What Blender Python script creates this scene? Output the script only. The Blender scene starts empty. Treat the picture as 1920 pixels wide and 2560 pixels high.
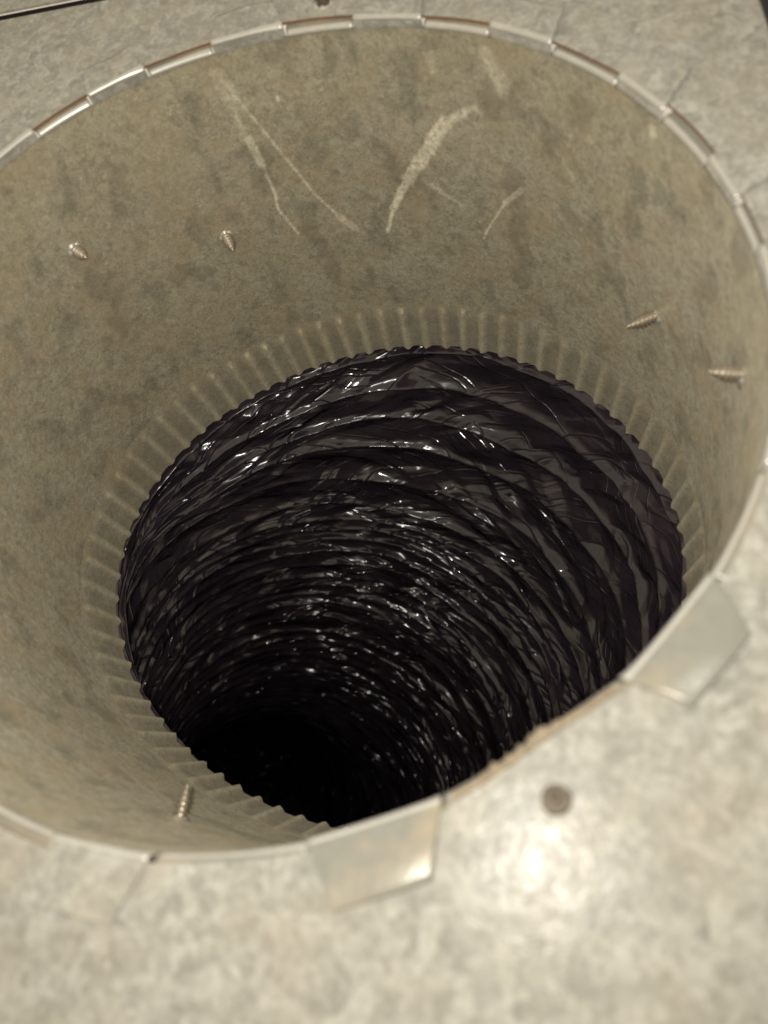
import bpy, bmesh, math
import numpy as np
from mathutils import Matrix, Vector

# ------------------------------------------------------------------ camera, world, light, exposure
scene = bpy.context.scene
col = scene.collection
CAM = Vector((0.03216, -0.14465, 0.15992))
CR = Vector((0.9450459, -0.2538087, -0.2060811))      # camera right
CU = Vector((0.3191148, 0.8531688, 0.4126364))        # camera up
CB = Vector((0.0710913, -0.4557239, 0.8872777))       # camera back
cd = bpy.data.cameras.new('camera')
cam = bpy.data.objects.new('camera', cd); col.objects.link(cam)
cam.matrix_world = Matrix(((CR.x, CU.x, CB.x, CAM.x), (CR.y, CU.y, CB.y, CAM.y), (CR.z, CU.z, CB.z, CAM.z), (0, 0, 0, 1)))
cd.sensor_fit = 'VERTICAL'; cd.sensor_height = 36.0; cd.sensor_width = 27.0
cd.lens = 1972.82 / 2560 * 36
cd.clip_start = 0.005; cd.clip_end = 20
cd.dof.use_dof = True; cd.dof.focus_distance = 0.40; cd.dof.aperture_fstop = 9.5
scene.camera = cam

world = bpy.data.worlds.new('World'); scene.world = world; world.use_nodes = True
bg = world.node_tree.nodes['Background']
bg.inputs[0].default_value = (1.0, 0.88, 0.68, 1); bg.inputs[1].default_value = 0.60

# the phone's flash, a few millimetres up and to the left of its lens
fl = bpy.data.lights.new('phone_flash', 'SPOT')
fl.energy = 1.75; fl.color = (1.0, 0.965, 0.90); fl.shadow_soft_size = 0.0028
fl.spot_size = math.radians(125); fl.spot_blend = 0.9
flash = bpy.data.objects.new('phone_flash', fl); col.objects.link(flash)
flash.matrix_world = cam.matrix_world.copy()
flash.location = CAM + CR * -0.0085 + CU * 0.0065

scene.view_settings.view_transform = 'Standard'
scene.view_settings.look = 'None'
scene.view_settings.exposure = 0.27
scene.view_settings.gamma = 1.0
scene.render.engine = 'CYCLES'
scene.cycles.max_bounces = 6
scene.cycles.diffuse_bounces = 4
scene.cycles.glossy_bounces = 4

rng = np.random.default_rng(7)
PI = math.pi; D2R = PI / 180

# ------------------------------------------------------------------ helpers
def mesh_obj(name, verts, faces, mat, parent=None, smooth=True, attr=None):
    me = bpy.data.meshes.new(name)
    verts = np.asarray(verts, np.float32)
    if isinstance(faces, np.ndarray):
        n, k = faces.shape
        me.vertices.add(len(verts)); me.vertices.foreach_set('co', verts.ravel())
        me.loops.add(n * k); me.loops.foreach_set('vertex_index', faces.astype(np.int32).ravel())
        me.polygons.add(n); me.polygons.foreach_set('loop_start', np.arange(0, n * k, k, dtype=np.int32))
        me.update(calc_edges=True)
    else:
        me.from_pydata(verts.tolist(), [], faces); me.update()
    me.validate()
    me.polygons.foreach_set('use_smooth', np.full(len(me.polygons), smooth))
    if attr:
        for k, v in attr.items():
            a = me.attributes.new(k, 'FLOAT', 'POINT'); a.data.foreach_set('value', np.asarray(v, np.float32))
    if mat: me.materials.append(mat)
    o = bpy.data.objects.new(name, me); col.objects.link(o)
    if parent: o.parent = parent
    return o

def grid_faces(nu, nv, wrap):
    """vertex index = j*nu+i ; wrap in i"""
    i = np.arange(nu if wrap else nu - 1); j = np.arange(nv - 1)
    I, J = np.meshgrid(i, j); I2 = (I + 1) % nu
    return np.stack([J * nu + I, J * nu + I2, (J + 1) * nu + I2, (J + 1) * nu + I], -1).reshape(-1, 4)

def tag(o, label=None, cat=None, group=None, kind=None):
    if label: o['label'] = label
    if cat: o['category'] = cat
    if group: o['group'] = group
    if kind: o['kind'] = kind
    return o

def empty(name, loc=(0, 0, 0)):
    o = bpy.data.objects.new(name, None); o.empty_display_size = 0.01
    col.objects.link(o); o.location = loc
    return o

_perm = np.random.default_rng(3).permutation(4096)
_ga = np.random.default_rng(5).uniform(0, 2 * PI, 4096)
def pn(x, y, px=None, seed=0):
    """2-D gradient noise, about -0.7..0.7; periodic in x with integer period px"""
    xi = np.floor(x).astype(np.int64); yi = np.floor(y).astype(np.int64)
    xf = x - xi; yf = y - yi
    u = xf * xf * xf * (xf * (xf * 6 - 15) + 10); v = yf * yf * yf * (yf * (yf * 6 - 15) + 10)
    def g(ix, iy, dx, dy):
        if px: ix = ix % px
        h = _perm[(ix + _perm[(iy + seed * 131) & 4095]) & 4095]
        return np.cos(_ga[h]) * dx + np.sin(_ga[h]) * dy
    a = g(xi, yi, xf, yf); b = g(xi + 1, yi, xf - 1, yf)
    c = g(xi, yi + 1, xf, yf - 1); d = g(xi + 1, yi + 1, xf - 1, yf - 1)
    return (a * (1 - u) + b * u) * (1 - v) + (c * (1 - u) + d * u) * v

_tv = np.random.default_rng(17).uniform(-1, 1, 4096)
def facets(x, y, seed=0):
    """random heights on a triangle lattice, flat in every triangle: creased film"""
    i = np.floor(x).astype(np.int64); j = np.floor(y).astype(np.int64); fx = x - i; fy = y - j
    def h(a, b): return _tv[_perm[(a + _perm[(b + seed * 77) & 4095]) & 4095]]
    h10, h01 = h(i + 1, j), h(i, j + 1); h00, h11 = h(i, j), h(i + 1, j + 1)
    return np.where(fx + fy < 1, h00 + fx * (h10 - h00) + fy * (h01 - h00), h11 + (1 - fx) * (h01 - h11) + (1 - fy) * (h10 - h11))

def sstep(a, b, x):
    t = np.clip((x - a) / (b - a), 0, 1); return t * t * (3 - 2 * t)

# ------------------------------------------------------------------ materials
class NT:
    def __init__(s, name):
        s.m = bpy.data.materials.new(name); s.m.use_nodes = True
        s.t = s.m.node_tree; s.b = s.t.nodes['Principled BSDF']
        s.co = s.n('ShaderNodeTexCoord').outputs['Object']
    def n(s, typ, **kw):
        nd = s.t.nodes.new(typ)
        for k, v in kw.items(): setattr(nd, k, v)
        return nd
    def link(s, a, b): s.t.links.new(a, b)
    def set(s, sock, v):
        if hasattr(v, 'links'): s.link(v, sock)
        else: sock.default_value = v
    def noise(s, scale, detail=4, rough=.6, vec=None, dist=0.0):
        nd = s.n('ShaderNodeTexNoise'); s.link(vec or s.co, nd.inputs['Vector'])
        nd.inputs['Scale'].default_value = scale; nd.inputs['Detail'].default_value = detail
        nd.inputs['Roughness'].default_value = rough; nd.inputs['Distortion'].default_value = dist
        return nd.outputs['Fac']
    def voro(s, scale, out='Color', vec=None, feature='F1'):
        nd = s.n('ShaderNodeTexVoronoi', feature=feature); s.link(vec or s.co, nd.inputs['Vector'])
        nd.inputs['Scale'].default_value = scale
        return nd.outputs[out]
    def mr(s, v, a, b, c=0.0, d=1.0):
        nd = s.n('ShaderNodeMapRange'); s.link(v, nd.inputs[0])
        for i, x in enumerate((a, b, c, d)): nd.inputs[i + 1].default_value = x
        return nd.outputs[0]
    def math(s, op, a, b=0.0):
        nd = s.n('ShaderNodeMath', operation=op); s.set(nd.inputs[0], a); s.set(nd.inputs[1], b); return nd.outputs[0]
    def mix(s, f, a, b, mode='MIX'):
        nd = s.n('ShaderNodeMix', data_type='RGBA', blend_type=mode)
        s.set(nd.inputs[0], f)
        for sock, v in ((nd.inputs[6], a), (nd.inputs[7], b)):
            s.set(sock, v if hasattr(v, 'links') else (*v, 1))
        return nd.outputs[2]
    def sep(s, c):
        nd = s.n('ShaderNodeSeparateColor'); s.link(c, nd.inputs[0]); return nd.outputs
    def attr(s, name):
        return s.n('ShaderNodeAttribute', attribute_name=name).outputs['Fac']
    def bump(s, h, strength, dist):
        nd = s.n('ShaderNodeBump'); s.link(h, nd.inputs['Height'])
        nd.inputs['Strength'].default_value = strength; nd.inputs['Distance'].default_value = dist
        s.link(nd.outputs[0], s.b.inputs['Normal'])
    def warp(s, scale, amt):
        nd = s.n('ShaderNodeTexNoise'); s.link(s.co, nd.inputs['Vector']); nd.inputs['Scale'].default_value = scale
        sc = s.n('ShaderNodeVectorMath', operation='SCALE'); s.link(nd.outputs['Color'], sc.inputs[0]); sc.inputs['Scale'].default_value = amt
        ad = s.n('ShaderNodeVectorMath', operation='ADD'); s.link(s.co, ad.inputs[0]); s.link(sc.outputs[0], ad.inputs[1])
        return ad.outputs[0]

def zinc(name, c_dark, c_mid, c_light, spangle, warm=(0.55, 0.42, 0.25), scuffs=False, metallic=0.25, rough=0.5, spec=0.5, coat=0.0, rust=0.0, contrast=1.0, wts=(.28, .22, .35, .65, .5), rvar=.08):
    T = NT(name); b = T.b
    wv = T.warp(140, 0.004)
    cells = T.sep(T.voro(spangle, 'Color', wv))
    cells2 = T.sep(T.voro(spangle * 2.7, 'Color', wv))
    fine = T.noise(1500, 2, .7)
    mid = T.noise(260, 4, .65)
    big = T.noise(26, 3, .55)
    f = T.math('ADD', T.math('MULTIPLY', cells[0], wts[0]), T.math('MULTIPLY', cells2[1], wts[1]))
    f = T.math('ADD', f, T.math('MULTIPLY', fine, wts[2]))
    f = T.math('ADD', f, T.math('MULTIPLY', mid, wts[3]))
    f = T.math('ADD', f, T.math('MULTIPLY', big, wts[4]))          # centre about 1.0
    cen = sum(wts) / 2; lo, hi = cen - .30 / contrast, cen + .30 / contrast
    t = T.mr(f, lo, hi)
    c = T.mix(T.mr(t, 0, .5), c_dark, c_mid)
    c = T.mix(T.mr(t, .5, 1), c, c_light)
    c = T.mix(T.math('MULTIPLY', T.mr(T.noise(60, 4, .6), .45, .72), .45), c, warm)
    # scattered pale specks of zinc oxide
    sp = T.mr(T.noise(620, 2, .5), .66, .74)
    c = T.mix(T.math('MULTIPLY', sp, .45), c, tuple(min(1, x * 1.25) for x in c_light))
    if rust > 0:
        rs = T.mr(T.noise(75, 6, .7), .62, .70)
        c = T.mix(T.math('MULTIPLY', rs, rust), c, (0.33, 0.15, 0.05))
    rf = T.mr(t, 0, 1, rough + rvar, rough - rvar)
    if scuffs:
        s = T.attr('scuff')
        brk = T.mr(T.noise(520, 4, .75), .38, .56)
        s = T.math('MULTIPLY', s, T.mr(brk, 0, 1, .35, 1))
        c = T.mix(T.math('MULTIPLY', s, .29), c, (.92, .86, .72))
        d = T.attr('grime_groove_tone')
        c = T.mix(T.math('MULTIPLY', d, .65), c, (0.13, 0.125, 0.10))
        rf = T.math('ADD', rf, T.math('MULTIPLY', s, .15))
    T.link(c, b.inputs['Base Color'])
    T.set(b.inputs['Roughness'], rf)
    b.inputs['Metallic'].default_value = metallic
    if scuffs: T.link(T.math('MULTIPLY', T.math('SUBTRACT', 1.0, s), metallic), b.inputs['Metallic'])
    b.inputs['Specular IOR Level'].default_value = spec
    b.inputs['Diffuse Roughness'].default_value = 1.0
    b.inputs['Coat Weight'].default_value = coat; b.inputs['Coat Roughness'].default_value = .2
    T.bump(T.noise(330, 3, .75), .35, .0005)
    return T.m

M_panel = zinc('galvanized_panel', (.213, .207, .176), (.31, .301, .26), (.43, .42, .37), 300, warm=(.35, .31, .235), metallic=0, spec=.07, rough=.23, coat=0, rust=.12, contrast=.75, wts=(.35, .35, .45, .5, .3), rvar=.07)
M_wall = zinc('galvanized_collar', (.35, .322, .238), (.525, .487, .365), (.69, .65, .51), 420, scuffs=True, metallic=.58, rough=.50, contrast=1.05, wts=(.25, .25, .75, .5, .3))
M_crimp = zinc('galvanized_crimps', (.40, .368, .275), (.55, .505, .38), (.69, .645, .50), 420, scuffs=True, metallic=.58, rough=.46, contrast=1.0, wts=(.25, .25, .75, .5, .3))
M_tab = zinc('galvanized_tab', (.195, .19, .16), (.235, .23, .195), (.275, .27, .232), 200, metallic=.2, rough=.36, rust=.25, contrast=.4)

def plain(name, c, rough, metallic=0.0, var=.25, scale=400, spec=.5):
    T = NT(name)
    cc = T.mix(T.noise(scale, 4, .6), tuple(x * (1 - var) for x in c), tuple(min(1, x * (1 + var)) for x in c))
    T.link(cc, T.b.inputs['Base Color'])
    T.b.inputs['Roughness'].default_value = rough; T.b.inputs['Metallic'].default_value = metallic
    T.b.inputs['Specular IOR Level'].default_value = spec
    return T.m
M_screw = plain('zinc_screw', (.48, .42, .33), .40, .65, .3, 900)
M_rusty = plain('rusty_screw', (.14, .115, .088), .55, .4, .4, 700)
M_gap_shade = plain('dark_gap_shade', (.022, .02, .026), .6)  # near-black colour standing for the shade inside the open seams
M_crumb = plain('dried_sealant', (.25, .205, .14), .8, 0, .4, 500)
M_bend = plain('worn_bend_highlight', (.56, .55, .50), .33, .45, .15, 300)  # worn zinc, made paler to paint in the highlight along the folds
M_burr = plain('bare_cut_edge', (.24, .14, .075), .6, .3, .4, 500)

# black polyester film of the flexible duct
def film_material():
    T = NT('black_duct_film'); b = T.b
    n = T.noise(38, 3, .6)
    c = T.mix(T.mr(n, .35, .7), (.023, .017, .026), (.043, .032, .040))
    T.link(c, b.inputs['Base Color'])
    T.set(b.inputs['Roughness'], T.mr(T.noise(120, 2, .6), .3, .7, .09, .24))
    b.inputs['Specular IOR Level'].default_value = .62
    # crinkled film: small flat facets, long across the duct and narrow along it, each with its own tilt
    def crk(deg, kx, ky, amt):
        cb = T.n('ShaderNodeCombineXYZ'); T.link(T.attr('film_x'), cb.inputs[0]); T.link(T.attr('film_y'), cb.inputs[1])
        mp = T.n('ShaderNodeMapping'); mp.inputs['Rotation'].default_value = (0, 0, deg * D2R); T.link(cb.outputs[0], mp.inputs[0])
        mp2 = T.n('ShaderNodeMapping'); mp2.inputs['Scale'].default_value = (kx, ky, 1); T.link(mp.outputs[0], mp2.inputs[0])
        nd = T.n('ShaderNodeTexVoronoi', voronoi_dimensions='2D'); T.link(mp2.outputs[0], nd.inputs['Vector']); nd.inputs['Scale'].default_value = 1
        sb = T.n('ShaderNodeVectorMath', operation='SUBTRACT'); T.link(mp2.outputs[0], sb.inputs[0]); T.link(nd.outputs['Position'], sb.inputs[1])
        cs = T.n('ShaderNodeVectorMath', operation='SUBTRACT'); T.link(nd.outputs['Color'], cs.inputs[0]); cs.inputs[1].default_value = (.5, .5, .5)
        dt = T.n('ShaderNodeVectorMath', operation='DOT_PRODUCT'); T.link(sb.outputs[0], dt.inputs[0]); T.link(cs.outputs[0], dt.inputs[1])
        return T.math('MULTIPLY', dt.outputs['Value'], amt)
    mx = T.n('ShaderNodeMix'); T.link(T.attr('film_m'), mx.inputs[0]); T.link(crk(13, 14, 210, 1.0), mx.inputs[2]); T.link(crk(-19, 15, 230, 1.0), mx.inputs[3])
    h = T.math('ADD', mx.outputs[0], crk(-6, 30, 430, .5))
    # and thin sharp crease lines
    def line(deg, kx, ky):
        cb = T.n('ShaderNodeCombineXYZ'); T.link(T.attr('film_x'), cb.inputs[0]); T.link(T.attr('film_y'), cb.inputs[1])
        mp = T.n('ShaderNodeMapping'); mp.inputs['Rotation'].default_value = (0, 0, deg * D2R); T.link(cb.outputs[0], mp.inputs[0])
        mp2 = T.n('ShaderNodeMapping'); mp2.inputs['Scale'].default_value = (kx, ky, 1); T.link(mp.outputs[0], mp2.inputs[0])
        nd = T.n('ShaderNodeTexNoise', noise_dimensions='2D'); T.link(mp2.outputs[0], nd.inputs['Vector']); nd.inputs['Scale'].default_value = 1
        nd.inputs['Detail'].default_value = 0
        return T.mr(T.math('ABSOLUTE', T.math('SUBTRACT', nd.outputs['Fac'], .5)), 0, .040, 1, 0)
    ml = T.n('ShaderNodeMix'); T.link(T.attr('film_m'), ml.inputs[0]); T.link(line(11, 6, 170), ml.inputs[2]); T.link(line(-15, 7, 180), ml.inputs[3])
    h = T.math('ADD', h, T.math('MULTIPLY', ml.outputs[0], .10))
    T.bump(h, 1.0, .0036)
    return T.m
M_film = film_material()

# ------------------------------------------------------------------ shape of the collar (slightly out of round)
CH = [0.126902, -0.000308, 0.00062, -0.001286, -0.001585, 0.001745, -0.000132, -0.001203, -0.000068]
CI = [0.120132, 0.000617, -0.001762, 0.005447, -0.004854, -0.001089, 0.001244, 0.00025, -0.000749]
ZC, ZE = -0.135, -0.1612
def hev(c, th):
    o = c[0] + 0 * th
    for k in range(1, 5): o = o + c[2 * k - 1] * np.cos(k * th) + c[2 * k] * np.sin(k * th)
    return o
def angd(a, b): return (a - b + PI) % (2 * PI) - PI
_mz = np.linspace(0, -ZE, 120); _k = np.interp(_mz, [0, -ZC, -ZE], [CH[0], .1255, CI[0]])
_mr = np.convolve(np.pad(_k, 4, mode='reflect', reflect_type='odd'), np.ones(9) / 9, 'valid')
def wall_r(th, z):
    f = np.clip(z / ZE, 0, 1)
    a = hev(CH, th) - CH[0]; b = hev(CI, th) - CI[0]
    m = np.interp(-z, _mz, _mr)
    dent = -0.0016 * np.exp(-(angd(th, -72 * D2R) / (7 * D2R)) ** 2) * np.exp(z / .02)
    return m + a * (1 - f) + b * f + dent

# ------------------------------------------------------------------ the panel the collar is set into
def panel_sheet(name, outline, hole_fn, z0, z1, mat, n_hole=360):
    bm = bmesh.new()
    def loop(pts, z): return [bm.verts.new((x, y, z)) for x, y in pts]
    def edges(vs): return [bm.edges.new((vs[i], vs[(i + 1) % len(vs)])) for i in range(len(vs))]
    o1 = loop(outline, z1); o0 = loop(outline, z0)
    e1 = edges(o1); e0 = edges(o0)
    rings = [(o0, o1)]
    if hole_fn:
        th = np.linspace(0, 2 * PI, n_hole, endpoint=False); r = hole_fn(th)
        pts = list(zip(r * np.cos(th), r * np.sin(th)))
        h1 = loop(pts, z1); h0 = loop(pts, z0); e1 += edges(h1); e0 += edges(h0); rings.append((h0, h1))
    bmesh.ops.triangle_fill(bm, edges=e1, use_beauty=True)
    bmesh.ops.triangle_fill(bm, edges=e0, use_beauty=True)
    for a, b in rings:
        for i in range(len(a)):
            j = (i + 1) % len(a); bm.faces.new((a[i], a[j], b[j], b[i])).material_index = 1 if len(a) > 20 else 0
    bmesh.ops.recalc_face_normals(bm, faces=bm.faces)
    me = bpy.data.meshes.new(name); bm.to_mesh(me); bm.free(); me.materials.append(mat); me.materials.append(M_burr)
    o = bpy.data.objects.new(name, me); col.objects.link(o); return o

def hole_r(th):
    return wall_r(th, 0 * th) + .0019 + .0005 * np.sin(5 * th + 1) + .0004 * np.sin(11 * th)
# seams with the neighbouring sheets: a line past the far-left and one past the far-right of the hole
def lerp(a, b, t): return (a[0] + (b[0] - a[0]) * t, a[1] + (b[1] - a[1]) * t)
SA, SB = (-.0681, .1903), (-.0253, .1765)                    # far seam
TA, TB = (.1626, .0534), (.1595, .0417)                      # right-hand seam
def isect(p, d, q, e):
    det = d[0] * -e[1] + e[0] * d[1]
    t = ((q[0] - p[0]) * -e[1] + e[0] * (q[1] - p[1])) / det
    return (p[0] + d[0] * t, p[1] + d[1] * t)
def unit(a, b):
    l = math.hypot(b[0] - a[0], b[1] - a[1]); return ((b[0] - a[0]) / l, (b[1] - a[1]) / l)
d1 = unit(SA, SB); d2 = unit(TB, TA)
n1 = (-d1[1], d1[0])
if n1[1] < 0: n1 = (-n1[0], -n1[1])
n2 = (d2[1], -d2[0])
if n2[0] < 0: n2 = (-n2[0], -n2[1])
X = isect(SA, d1, TB, d2)
farL = (SA[0] - d1[0] * .4, SA[1] - d1[1] * .4)
nearR = (TB[0] - d2[0] * .5, TB[1] - d2[1] * .5)
outline = [farL, (farL[0], -.42), (nearR[0], -.42), nearR, X]
panel = panel_sheet('plenum_wall', outline, hole_r, -.0009, 0.0, M_panel)
tag(panel, 'mottled galvanized sheet metal panel with the large round duct opening', 'wall')
def off(p, n, k): return (p[0] + n[0] * k, p[1] + n[1] * k)
G = .0046
# neighbours
X1 = isect(off(SA, n1, G), d1, TB, d2)
a1, b1 = off(farL, n1, G), off(X, n1, G)
nb1 = panel_sheet('plenum_wall', [a1, b1, off(b1, n1, .25), off(a1, n1, .25)], None, -.0004, .0005, M_panel)
tag(nb1, 'strip of galvanized sheet metal beyond the dark seam, top left corner', 'wall')
ext = (X[0] + d2[0] * .0, X[1] + d2[1] * .0)
a2, b2 = off(nearR, n2, G), off(ext, n2, G)
nb2 = panel_sheet('plenum_wall', [a2, b2, off(b2, n2, .25), off(a2, n2, .25)], None, -.0004, .0005, M_panel)
tag(nb2, 'strip of galvanized sheet metal beyond the short seam, top right corner', 'wall')
def seam(p, q, n, label):
    a, b = off(p, n, -.003), off(q, n, -.003); c, d = off(q, n, G + .003), off(p, n, G + .003)
    o = panel_sheet('seam_gap_shade', [a, b, c, d], None, -.0045, -.0025, M_gap_shade)  # added dark strip: the gap's shade is put into its colour
    tag(o, label, 'sealant')
seam(farL, X, n1, 'dark strip added as the shade in the seam gap at the top left corner')
seam(nearR, ext, n2, 'dark strip added as the shade in the seam gap at the top right corner')

# ------------------------------------------------------------------ collar: wall, crimped end, tabs
collar = empty('duct_collar', (0, 0, 0))
tag(collar, 'round galvanized takeoff collar with folded tabs and crimped lower end', 'duct collar')

# pale scuffs and rubbed marks: angle in degrees, depth in mm along polylines, half width in mm
SCUFFS = [
    ([(87.7, -12.8), (86.6, -38.1)], 1.6, .32), ([(86.6, -36), (86.1, -47.7)], 2.0, .75), ([(86.1, -47.7), (85.9, -62.4), (86.5, -69.0), (84.6, -84.1)], .75, .7),
    ([(87.2, -10), (86.0, -22)], 3.2, .28),
    ([(86.8, -12.5), (82.3, -42.9), (78.7, -66.8), (75.1, -81.8)], .7, .6), ([(75.6, -80), (72.9, -87.8)], 1.8, .5),
    ([(48.1, -32.8), (51.7, -37.6)], 2.0, .7), ([(51.7, -37.6), (56.0, -51.3), (60.5, -64.6)], 3.0, .85), ([(60.5, -64.6), (64.4, -78.4)], 1.9, .9), ([(64.4, -78.4), (66.7, -90.7)], .9, .85),
    ([(46.0, -30.0), (49, -33)], 1.5, .35), ([(38.4, -60.3), (41.9, -69.6)], 1.3, .6), ([(41.9, -69.6), (45.1, -82.3), (46.9, -90.8)], .6, .6),
    ([(43.1, -9.5), (42.1, -14.1), (40.8, -20.8)], 3.0, .42), ([(52.7, -10.9), (52.3, -17.3)], 2.4, .28),
    ([(56.9, -64.3), (53.7, -70.5), (50.4, -75.2)], 1.0, .4), ([(79.4, -23.2), (79.3, -23.9)], .75, 1.3), ([(71.8, -23.4), (71.6, -23.5)], .6, .5),
    ([(13.4, -8.1), (13.2, -9.5)], 1.8, .5), ([(30, -40), (28, -46)], 1.0, .25), ([(66, -40), (65, -43)], 1.2, .2), ([(25, -26), (23.5, -29)], 1.6, .22),
]
def scuff_field(th, z):
    thd = th / D2R; s = np.zeros_like(th)
    wob = .45 * pn(thd * 1.3, z * 1000 * .22, None, 11) + .25 * pn(thd * 4, z * 1000 * .6, None, 12)
    for pts, w, a in SCUFFS:
        for (t0, z0), (t1, z1) in zip(pts[:-1], pts[1:]):
            k = 127 * D2R
            x = angd(th, t0 * D2R) / D2R * k; y = z * 1000 - z0
            dx, dy = (t1 - t0) * k, z1 - z0
            t = np.clip((x * dx + y * dy) / (dx * dx + dy * dy + 1e-9), 0, 1)
            d = np.hypot(x - t * dx, y - t * dy) + wob * w * .9
            s = np.maximum(s, a * (1 - sstep(w * .55, w * 1.15, d)))
    return s
NT_ = 74 * 20
th = np.linspace(0, 2 * PI, NT_, endpoint=False)
z_top = -.0030
zs = np.concatenate([np.linspace(z_top, -.10, 115), np.linspace(-.1008, ZC, 25)])
TH, ZZ = np.meshgrid(th, zs)
RR = wall_r(TH, ZZ)
dents = .00055 * pn(TH / (2 * PI) * 14, ZZ * 22, 14, 2) + .00025 * pn(TH / (2 * PI) * 40, ZZ * 60, 40, 4)
RR = RR + dents * sstep(0, .02, -ZZ) * sstep(ZC, ZC + .02, ZZ)
V = np.stack([RR * np.cos(TH), RR * np.sin(TH), ZZ], -1).reshape(-1, 3)
sc = scuff_field(TH, ZZ).ravel()
gr = (sstep(.05, .45, pn(TH / (2 * PI) * 60, ZZ * 55, 60, 21) + .5 * pn(TH / (2 * PI) * 180, ZZ * 160, 180, 22)) * .45).ravel()
wall = mesh_obj('collar_wall', V, grid_faces(NT_, len(zs), True), M_wall, collar, True, dict(scuff=sc, grime_groove_tone=gr))
so = wall.modifiers.new('thickness', 'SOLIDIFY'); so.thickness = .0006; so.offset = -1; so.use_rim = False

# crimped end: about seventy pressed ribs that pull the pipe in
NCR = 74
zc = np.linspace(ZC, ZE, 36)
NU = NCR * 20
th = np.linspace(0, 2 * PI, NU, endpoint=False)
TH, ZZ = np.meshgrid(th, zc)
t = (ZZ - ZC) / (ZE - ZC)
jit = .22 * np.sin(3 * TH + 1) + .25 * np.sin(7 * TH)
ph = TH * NCR + jit * 2
ridge = np.abs(((ph / (2 * PI)) % 1) - .5) * 2                     # 0..1 triangle
ridge = sstep(.40, .94, ridge)
per = np.floor(ph / (2 * PI)); prnd = np.sin(per * 12.9898) * 43758.5453; prnd -= np.floor(prnd)
t0 = .0 + .06 * prnd
amp = .0017 * sstep(t0, t0 + .19, t) * (.75 + .5 * prnd)
RR = wall_r(TH, ZZ) - amp * ridge + .0006 * sstep(0, .3, t)
ZZ2 = ZZ + (t ** 6) * .0006 * pn(TH / (2 * PI) * 37, ZZ * 0 + 2.5, 37, 9)
V = np.stack([RR * np.cos(TH), RR * np.sin(TH), ZZ2], -1).reshape(-1, 3)
gr = np.clip((1 - ridge) * sstep(t0, t0 + .4, t) * .55 + .3 * pn(TH * 25, ZZ * 120, None, 6), 0, 1).ravel()  # darker between the ribs, with random mottling
edge = (sstep(.8, 1, ridge) * .12 * sstep(t0, t0 + .3, t)).ravel()
cr = mesh_obj('crimped_end', V, grid_faces(NU, len(zc), True), M_crimp, collar, True, dict(scuff=edge, grime_groove_tone=gr))
so = cr.modifiers.new('thickness', 'SOLIDIFY'); so.thickness = .0006; so.offset = -1; so.use_rim = False

# folded tabs: (start angle, end angle, outward angle shift at start and end, length, lift at the outer edge)
TABS = [(116.2, 126, 1.5, 1.5, .0125, .0006), (97.1, 106.6, 1.3, 1.6, .0125, .0004), (74.7, 86.2, 1.7, 1.5, .013, .0005), (52.9, 63.7, 1.6, 1.5, .0125, .0008),
        (32.0, 42.1, 1.8, 1.7, .0115, .0012), (11.7, 20.4, 2.8, 1.5, .0135, .0016), (-5.2, 2.0, 1.0, 1.6, .0125, .0020), (-39.3, -28.8, 1.6, 1.5, .012, .0010), (-22, -12.5, 1.5, 1.5, .011, .0006),
        (-64.4, -51.6, 2.0, 3.6, .0125, .0030), (-96.0, -83.5, 1.9, 2.9, .0132, .0034), (-121, -110.8, 1.6, 1.9, .0130, .0010),
        (137, 147, 1.5, 1.5, .0125, .0008), (157.5, 167.5, 1.5, 1.5, .0125, .0008), (178, 188.5, 1.5, 1.5, .0125, .0008), (199, 209, 1.5, 1.5, .0125, .0008), (219, 229, 1.5, 1.5, .0125, .0008)]
THK = .00065
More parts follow.
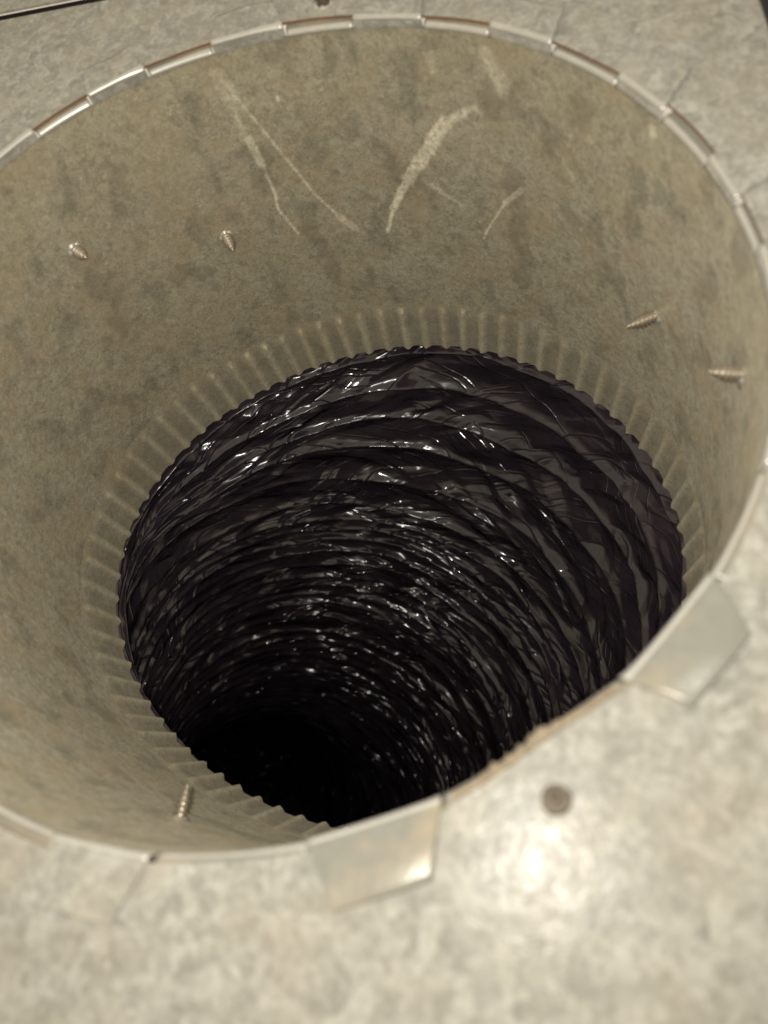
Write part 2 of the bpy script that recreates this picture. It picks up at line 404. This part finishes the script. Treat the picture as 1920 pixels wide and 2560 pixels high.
def tab(a0, a1, s0, s1, length, lift, over):
    n = 22
    al = np.linspace(0, 1, n)
    # radial/height profile of the inner (visible) face
    if over:
        zb = -.0003 + .0004 * math.sin(a0 * 7.3) ** 2
        prof = [(0, z_top), (0, -.0014), (0, zb)]
        rb = .0008 + .0003 * math.sin(a0 * 3.1) ** 2
        for k in range(1, 9):
            q = k / 8 * PI / 2; prof.append((rb * (1 - math.cos(q)), zb + rb * math.sin(q)))
        zt = prof[-1][1]
        for k in range(1, 9):
            f = k / 8; prof.append((rb + (length - rb) * f, zt + (.0008 + lift - zt) * f + .0009 * lift / .003 * math.sin(f * PI)))
    else:
        prof = [(0, z_top), (0, -.0027)]
        rb = .0010
        for k in range(1, 7):
            q = k / 6 * PI / 2; prof.append((rb * (1 - math.cos(q)), -.0027 + rb * math.sin(q)))
        zt = prof[-1][1]
        for k in range(1, 5): prof.append((rb + .010 * k / 4, zt))
    prof = np.array(prof); m = len(prof)
    T0, T1 = a0 * D2R, a1 * D2R
    r0 = wall_r(np.array([T0]), np.array([z_top]))[0]; r1 = wall_r(np.array([T1]), np.array([z_top]))[0]
    V = []
    for j, (dr, z) in enumerate(prof):
        f = np.clip((dr) / length, 0, 1)
        ts = T0 + s0 * D2R * f if over else T0; te = T1 - s1 * D2R * f if over else T1
        tt = ts + (te - ts) * al
        rc = wall_r(tt, np.full(n, z_top))
        # the bent part of a tab is a flat strip: pull the arc towards its chord
        chord = np.cos((T1 - T0) / 2) * (r0 + r1) / 2 / np.cos(tt - (T0 + T1) / 2)
        k = (.75 if over else .3) * sstep(0, 1, (j) / 6)
        r = rc * (1 - k) + chord * k + dr
        wv = (.0004 * np.sin(al * 5 + a0) * f) if over else 0
        V.append(np.stack([r * np.cos(tt), r * np.sin(tt), np.full(n, z) + wv], -1))
    V = np.array(V).reshape(-1, 3)
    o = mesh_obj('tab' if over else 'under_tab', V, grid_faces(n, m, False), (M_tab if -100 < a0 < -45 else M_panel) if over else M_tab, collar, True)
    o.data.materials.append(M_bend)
    mi = np.zeros((m - 1, n - 1), np.int32); mi[(2 if over else 1):(9 if over else 6)] = 1  # bend rows take the paler colour with the painted highlight
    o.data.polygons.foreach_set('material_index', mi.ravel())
    s = o.modifiers.new('thickness', 'SOLIDIFY'); s.thickness = THK; s.offset = -1
    return o
# the solidify offset depends on the winding: check one normal and flip if it would grow into the bore
T_sorted = sorted(TABS, key=lambda q: q[0])
for q in T_sorted: tab(*q, True)
for i, q in enumerate(T_sorted):
    nx = T_sorted[(i + 1) % len(T_sorted)][0] + (360 if i == len(T_sorted) - 1 else 0)
    tab(q[1] + .25, nx - .25, 0, 0, .010, 0, False)

# ------------------------------------------------------------------ screws
def screw_mesh(L, r=.00195, pitch=.0016, point=.45):
    nu, nv = 20, 90
    u = np.linspace(0, 2 * PI, nu, endpoint=False); v = np.linspace(0, 1, nv)
    U, Vv = np.meshgrid(u, v)
    tap = np.clip((1 - Vv) / point, 0, 1) ** .75
    phs = (Vv * L / pitch - U / (2 * PI)) % 1
    thr = 1 - np.abs(phs - .5) * 2
    rad = (r * .72 + r * .42 * sstep(.45, 1, thr)) * np.maximum(tap, .06)
    V = np.stack([rad * np.cos(U), rad * np.sin(U), Vv * L], -1).reshape(-1, 3)
    F = [tuple(f) for f in grid_faces(nu, nv, True).tolist()]
    F.append(tuple((nv - 1) * nu + i for i in range(nu)))
    return V, F
def head_mesh():
    bm = bmesh.new()
    bmesh.ops.create_cone(bm, cap_ends=True, segments=24, radius1=.0045, radius2=.0045, depth=.0009, matrix=Matrix.Translation((0, 0, -.0013)))
    bmesh.ops.create_cone(bm, cap_ends=True, segments=6, radius1=.0035, radius2=.0033, depth=.0032, matrix=Matrix.Translation((0, 0, -.0033)))
    V = [tuple(v.co) for v in bm.verts]; bm.verts.index_update(); F = [tuple(v.index for v in f.verts) for f in bm.faces]; bm.free()
    return V, F
HV, HF = head_mesh()
def screw(base, direction, L, label, mat, group, **kw):
    d = Vector(direction).normalized(); r0 = kw.get('r', .00195)
    e = empty('sheet_metal_screw', base); e.rotation_mode = 'QUATERNION'; e.rotation_quaternion = d.to_track_quat('Z', 'Y')
    V, F = screw_mesh(L + .001, **kw); V[:, 2] -= .001
    mesh_obj('threaded_shank', V, F, mat, e, True)
    nb = 28; q = np.linspace(0, 2 * PI, nb, endpoint=False); jag = .0003 * np.sin(q * 5 + L * 9000) + .0002 * np.sin(q * 9)
    rings = [(r0 * 1.5, -.0002), (r0 * 1.25, .0002), (r0 * 1.1, .0005), (r0 * 1.02, .0005), (r0 * .9, .0002)]
    BV = np.array([[(rr * math.cos(x), rr * math.sin(x), zz + (j if 0 < k < 4 else 0)) for x, j in zip(q, jag)] for k, (rr, zz) in enumerate(rings)]).reshape(-1, 3)
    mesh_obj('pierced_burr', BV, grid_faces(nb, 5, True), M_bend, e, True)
    mesh_obj('screw_head', HV, HF, mat, e, False)
    tag(e, label, 'screw', group)
SCR = [(122.2, -43.5, .0075, 0, 0, 'short gold screw tip poking through the upper left collar wall'),
       (97.9, -73.8, .009, 0, 0, 'screw tip poking through the upper collar wall, below the two long scratches'),
       (8.4, -80.8, .0112, .10, .05, 'golden screw tip on the right collar wall, the higher and deeper one'),
       (-16.4, -41.0, .0092, .25, .05, 'golden screw tip on the right collar wall, nearest the rim'),
       (-127.0, -80.8, .0105, 0, -.22, 'screw tip with its dark shadow on the lower left collar wall')]
for a, z, L, tz, tt, lab in SCR:
    a *= D2R; z /= 1000
    r = float(wall_r(np.array([a]), np.array([z]))[0])
    d = (-math.cos(a) - math.sin(a) * tt, -math.sin(a) + math.cos(a) * tt, tz)
    screw((r * math.cos(a), r * math.sin(a), z), d, L, lab, M_screw, 'screw tips through the collar wall', r=.0022)
for x, y, L, lab in ((.0347, -.1318, .0085, 'dark screw tip seen end on, on the near panel beside the rim'),
                     (.0486, .1262, .010, 'rusty screw tip standing on the far panel at the top edge'),):
    screw((x, y, 0), (.04, .02, 1), L, lab, M_rusty, 'screw tips through the panel', r=.0024, point=.3)

# ------------------------------------------------------------------ torn strip of dried sealant on the near rim
nS = 160
ta = np.linspace(-82.6, -65.2, nS) * D2R; tu = np.linspace(0, 1, nS)
jag = np.clip(.5 + 1.1 * pn(tu * 17, tu * 0 + .3, None, 81) + .7 * pn(tu * 43, tu * 0 + .7, None, 82), 0, 1.4)
body = np.exp(-((tu - .42) / .22) ** 2)
rin = wall_r(ta, np.full(nS, -.002)) - .0002 - .0017 * jag * body * sstep(0, .08, tu) * sstep(1, .9, tu)
rout = wall_r(ta, np.full(nS, -.002)) + .0016
rows = []
for f, dz in ((0, -.0022), (0, -.0012), (.25, -.0004), (.55, -.0001), (.8, -.0005), (1, -.0014)):
    r = rin + (rout - rin) * f
    zz = dz + .0005 * pn(tu * 30, tu * 0 + f * 3, None, 83) + .0004 * pn(tu * 60, tu * 0 + f * 7, None, 84)
    rows.append(np.stack([r * np.cos(ta), r * np.sin(ta), zz], -1))
strip = mesh_obj('sealant_strip', np.array(rows).reshape(-1, 3), grid_faces(nS, 6, False), M_crumb, None, False)
tag(strip, 'ragged tan strip of dried sealant along the near rim between two folded tabs', 'sealant')

# ------------------------------------------------------------------ black flexible duct
def bez(P, t):
    """smooth path through control points (uniform cubic B-spline, clamped)"""
    P = np.array(P); n = len(P)
    P = np.vstack([2 * P[0] - P[1], P, 2 * P[-1] - P[-2]])
    x = t * (n - 1); i = np.minimum(x.astype(int), n - 2); f = (x - i)[:, None]
    a, b, c, d = P[i], P[i + 1], P[i + 2], P[np.minimum(i + 3, n + 1)]
    return .5 * ((2 * b) + (c - a) * f + (2 * a - 5 * b + 4 * c - d) * f ** 2 + (3 * b - a - 3 * c + d) * f ** 3)
PATH = [(0, 0, -.147), (-.005, -.004, -.18), (-.045, -.020, -.28), (-.115, -.040, -.42), (-.185, -.045, -.56), (-.265, -.015, -.74), (-.35, .07, -.96), (-.43, .20, -1.2), (-.48, .36, -1.4)]
tt = np.linspace(0, 1, 3000); pc = bez(PATH, tt)
sl = np.concatenate([[0], np.cumsum(np.linalg.norm(np.diff(pc, axis=0), axis=1))]); LEN = sl[-1]
NV, NUF = 1300, 800
q = np.linspace(0, 1, NV); s_rows = LEN * (.25 * q + .75 * q ** 2.6)
tc = np.interp(s_rows, sl, tt); Cn = bez(PATH, tc)
tn = np.gradient(Cn, s_rows, axis=0); tn /= np.linalg.norm(tn, axis=1)[:, None]
kk = sstep(.015, .11, s_rows)[:, None]                              # the first rings stay level with the collar's end
tn = np.array([(0, 0, -1.)]) * (1 - kk) + tn * kk; tn /= np.linalg.norm(tn, axis=1)[:, None]
e1 = np.zeros_like(tn); e1[0] = (1, 0, 0)
for i in range(NV):
    v = e1[max(i - 1, 0)]; v = v - tn[i] * (v @ tn[i]); e1[i] = v / np.linalg.norm(v)
e2 = np.cross(tn, e1)
e2 *= np.sign(e2[0, 1])                                            # so that u runs like the collar angle
u = np.linspace(0, 2 * PI, NUF, endpoint=False)
U, Sx = np.meshgrid(u, s_rows)
un = ((U + 100 * D2R) % (2 * PI)) / (2 * PI)                      # its seam lies on the near side, out of sight
PITCH = .0168
ON = sstep(.0, .03, Sx)
warp = (.42 * pn(un * 5, Sx * 10, None, 31) + .22 * pn(un * 12, Sx * 26, None, 32)) * ON
turn = Sx / PITCH + un + warp + (.45 * np.sin(Sx * 29 + 1) + .25 * np.sin(Sx * 71 + 2)) * ON
fr = turn % 1.0
w = np.abs(fr - .5) * 2                                            # 1 at the wire, 0 midway
wd = (1 - w) * PITCH / 2                                           # metres from the wire
wire = np.exp(-(wd / .00105) ** 2)
near = np.exp(-(wd / .0020) ** 2)
rnd = np.floor(turn)
# folds of the slack film: long creases that run at a slant to the wires
X_ = un * .763; Y_ = Sx
X_ = X_ + .010 * pn(un * 9, Sx * 14, None, 41); Y_ = Y_ + .006 * pn(un * 10, Sx * 16, None, 42) + .0020 * pn(un * 42, Sx * 70, None, 46)
m1 = sstep(-.16, .16, pn(un * 6.5, Sx * 17, None, 61)); m2 = sstep(-.3, .3, pn(un * 9, Sx * 22, None, 62))
m3 = sstep(-.07, .07, pn(un * 13, Sx * 45, None, 66))
def slant(deg, la, lb, seed):
    c, d = math.cos(deg * D2R), math.sin(deg * D2R)
    return facets((X_ * c + Y_ * d) / la, (-X_ * d + Y_ * c) / lb, seed)
fold = .0025 * (slant(21, .052, .0068, 1) * m1 + slant(-14, .056, .0072, 2) * (1 - m1))
fold = fold + .0015 * (slant(27, .030, .0038, 3) * m1 + slant(-20, .032, .0040, 4) * (1 - m1)) * (.5 + m2)
sag = .0034 * (1 - w ** 2.0) * (.35 + 1.0 * sstep(-.35, .35, pn(un * 7, turn * .8, None, 63)))
shape = hev(CI, np.arctan2(np.sin(U), np.cos(U)))
base_r = shape * (1 - sstep(.02, .28, Sx)) + .1225 * sstep(.02, .28, Sx) + .0022
lump = .0030 * pn(un * 5, Sx * 8, None, 71) * ON
bead = .0028 * (.7 + .5 * sstep(-.3, .3, pn(un * 9, turn * .7, None, 64)))
R = base_r + (sag - fold) * (1 - near * .6) + lump - bead * wire
# where it is pulled over the collar the film lies just outside the crimped end
lim = wall_r(U, np.maximum(-.147 - Sx, ZE)) + .0018 - np.maximum(Sx - .0142, 0) * 1.2
R = np.maximum(R, lim)
Cn = Cn + 0; hold = (1 - sstep(.012, .05, s_rows))[:, None]; Cn[:, :2] *= (1 - hold)
P3 = Cn[:, None, :] + R[..., None] * (np.cos(U)[..., None] * e1[:, None, :] + np.sin(U)[..., None] * e2[:, None, :])
# the out-of-round section is measured from the collar axis near the start
V = P3.reshape(-1, 3)
F = grid_faces(NUF, NV, True)
V = np.vstack([V, Cn[-1][None]])
pad = lambda q: np.append(q.ravel(), 0)
flex = mesh_obj('flexible_duct', V, F, M_film, None, True, dict(film_x=pad(X_), film_y=pad(Y_), film_m=pad(m3)))
bm = bmesh.new(); bm.from_mesh(flex.data); bm.verts.ensure_lookup_table()
cidx = len(V) - 1; o0 = (NV - 1) * NUF
for i in range(0, NUF): bm.faces.new((bm.verts[o0 + i], bm.verts[o0 + (i + 1) % NUF], bm.verts[cidx]))
bm.to_mesh(flex.data); bm.free()
tag(flex, 'crinkled black plastic flexible duct with wire coil ridges, bending away below the collar', 'flexible duct')
